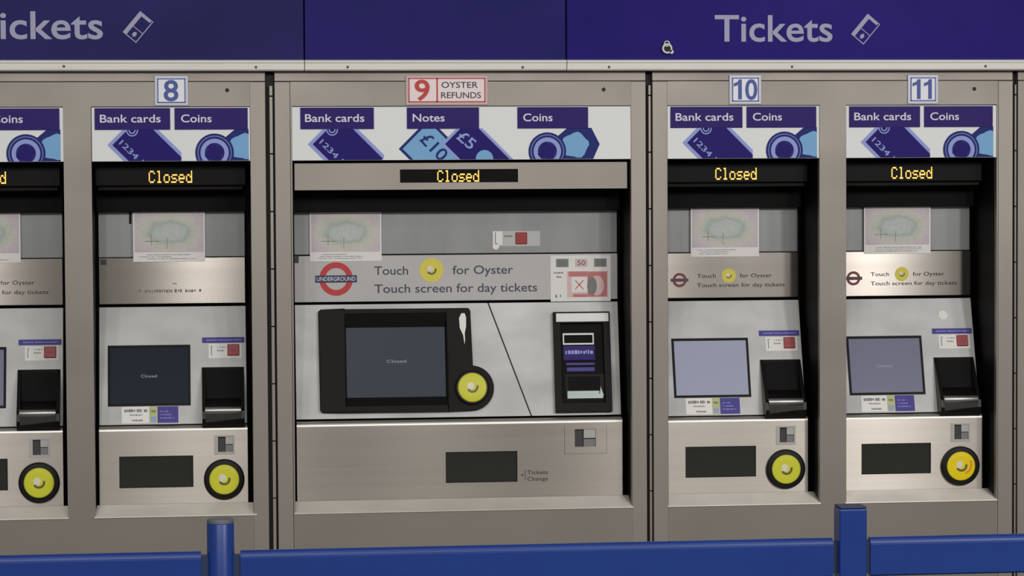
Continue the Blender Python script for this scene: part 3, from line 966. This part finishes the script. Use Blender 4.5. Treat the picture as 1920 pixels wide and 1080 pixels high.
# ------------------------------------------------------------------ paper notices
def poster(x0, x1, z0, z1, y, label, seed):
    t = thing('map_poster', ((x0 + x1) / 2, y, z0), label, 'poster', 'pastel map posters inside the machine recesses')
    q = random.Random(seed)
    F = plane(0, y, 0)
    MB().rect(x0, z0, x1, z1, -0.0006, 0.0, F).build('sheet', 'paper', t)
    e = 0.004
    w_, h_ = x1 - x0, z1 - z0
    MB().flat([(x0 + e, z0 + h_ * 0.19), (x1 - e, z0 + h_ * 0.19), (x1 - e, z1 - e), (x0 + e, z1 - e)], 0.0003, F).build('map_picture', 'poster_map', t)
    mb = MB()
    mb.rect(x0 + w_ * 0.16, z0 + h_ * 0.40, x0 + w_ * 0.36, z0 + h_ * 0.412, 0, 0.0006, F)
    mb.rect(x0 + w_ * 0.25, z0 + h_ * 0.32, x0 + w_ * 0.257, z0 + h_ * 0.54, 0, 0.0006, F)
    mb.build('map_lines', 'note_grey', t)
    mb = MB()
    mb.rect(x0 + w_ * 0.47, z0 + h_ * 0.25, x0 + w_ * 0.477, z0 + h_ * 0.48, 0, 0.0006, F)
    mb.build('map_lines', 'note_grey', t)
    mb = MB()
    for k in range(3):
        scribble(mb, x0 + w_ * q.uniform(0.08, 0.2), x0 + w_ * q.uniform(0.5, 0.9), z0 + h_ * (0.05 + 0.04 * k), z0 + h_ * (0.066 + 0.04 * k), 0.0005, F, seed + k)
    mb.build('fine_print', 'note_grey', t)
    return t


poster(-0.667, -0.475, 1.391, 1.5245, 0.1886, 'pastel map poster in the machine cut off by the left edge', 1)
poster(-0.179, 0.0115, 1.390, 1.5245, 0.1886, 'pastel map poster above the worn print in the recess below plate 8', 2)
poster(0.290, 0.482, 1.388, 1.5200, 0.1540, 'pastel map poster at the upper left of the wide machine', 3)
poster(1.330, 1.520, 1.390, 1.5240, 0.1886, 'pastel map poster in the recess of the machine below plate 10', 4)
poster(1.814, 2.002, 1.394, 1.5240, 0.1886, 'pastel map poster in the recess of the machine below plate 11', 5)

t = thing('banknote_notice', (1.021, 0.1536, 1.274), 'white notice with a pink banknote and a red cross, beside the instruction lettering', 'notice')
F = plane(0.240, 0.1540, 0)
MB().rect(0.699, 1.2735, 0.863, 1.398, -0.0006, 0.0, F).build('sheet', 'paper', t)
for k in range(3):
    a = 0.714 + 0.052 * k
    o = MB().rect(a, 1.3665, a + 0.034, 1.389, 0, 0.0004, F).build('small_note_picture', ('note_grey', 'note_pale', 'note_grey')[k], t)
    mb = MB()
    write(mb, '50', a + 0.006, a + 0.028, 1.3715, 0.013, 0.0008, F, 0.01)
    mb.build('print', 'ink_grey', o)
bn = MB().rect(0.744, 1.2845, 0.855, 1.3555, 0, 0.0004, F).build('banknote_picture', 'note_pale', t)
MB().rect(0.748, 1.341, 0.799, 1.354, 0, 0.0007, F).rect(0.800, 1.286, 0.853, 1.353, 0, 0.0007, F).rect(0.760, 1.2855, 0.799, 1.293, 0, 0.0007, F).build('banknote_pattern', 'note_red', bn)
MB().prism([(0.825 + 0.020 * math.cos(a), 1.316 + 0.027 * math.sin(a)) for a in [2 * math.pi * i / 24 for i in range(24)]], 0, 0.0009, F).build('banknote_oval', 'note_pale', bn)
MB().prism([(0.812 + 0.013 * math.cos(a), 1.315 + 0.024 * math.sin(a)) for a in [2 * math.pi * i / 24 for i in range(24)]], 0, 0.0011, F).build('banknote_oval', 'note_grey', bn)
MB().rect(0.756, 1.298, 0.798, 1.339, 0, 0.0013, F).build('white_square', 'paper', t)
mb = MB()
for s in (1, -1):
    d = 0.0016
    mb.prism([(0.766, 1.3185 - s * 0.012 - d), (0.766, 1.3185 - s * 0.012 + d), (0.788, 1.3185 + s * 0.012 + d), (0.788, 1.3185 + s * 0.012 - d)], 0, 0.0018, F)
mb.build('cross_mark', 'ink_red', t)
mb = scribble(MB(), 0.708, 0.738, 1.349, 1.354, 0.0005, F, 61)
scribble(mb, 0.716, 0.730, 1.338, 1.343, 0.0005, F, 62)
scribble(mb, 0.712, 0.728, 1.284, 1.293, 0.0005, F, 63)
mb.build('fine_print', 'ink_grey', t)

# ------------------------------------------------------------------ blue queue barrier in front
YB = -1.2
t = thing('queue_barrier', (0.735, YB, 0.0), 'bright blue metal queue barrier with one round and one square post, standing before the machines', 'barrier')
posts = (-1.362, 0.0365, 1.4345, 2.8325)
HB = lambda a, b, c: (a, YB + b, c)
for px in posts[1:3]:
    if px < 1:
        p = MB().disc(px, 0, 0.0298, 0.012, 0.862, HB, 48).build('post', 'barrier_blue', t, 0.002, True)
        MB().disc(px, 0, 0.0298, 0.862, 0.873, HB, 48, 0.006).build('post_cap', 'barrier_cap', p)
    else:
        p = MB().box(px - 0.031, px + 0.031, YB - 0.03, YB + 0.03, 0.012, 0.868).build('post', 'barrier_blue', t, 0.004)
        MB().box(px - 0.030, px + 0.030, YB - 0.029, YB + 0.029, 0.868, 0.873).build('post_cap', 'barrier_socket', p, 0.002)
    MB().disc(px, 0, 0.075, 0.0, 0.012, HB, 40, 0.004).build('foot_plate', 'barrier_blue', p)
    for s in (-1, 1):
        xa, xb = sorted((px + s * 0.024, px + s * 0.044))
        MB().box(xa, xb, YB - 0.011, YB + 0.011, 0.722, 0.792).build('rail_socket', 'barrier_socket', p)
for k in range(3):
    a, b = posts[k] + 0.0425, posts[k + 1] - 0.0425
    a, b = max(a, -1.2), min(b, 2.7)
    MB().profile(a, b, [(YB - 0.016, 0.718)] + [(YB - 0.016 * math.cos(math.radians(15 * k)), 0.785 + 0.016 * math.sin(math.radians(15 * k))) for k in range(13)] + [(YB + 0.016, 0.718), (YB + 0.010, 0.714), (YB - 0.010, 0.714)]).build('rail', 'barrier_blue', t)
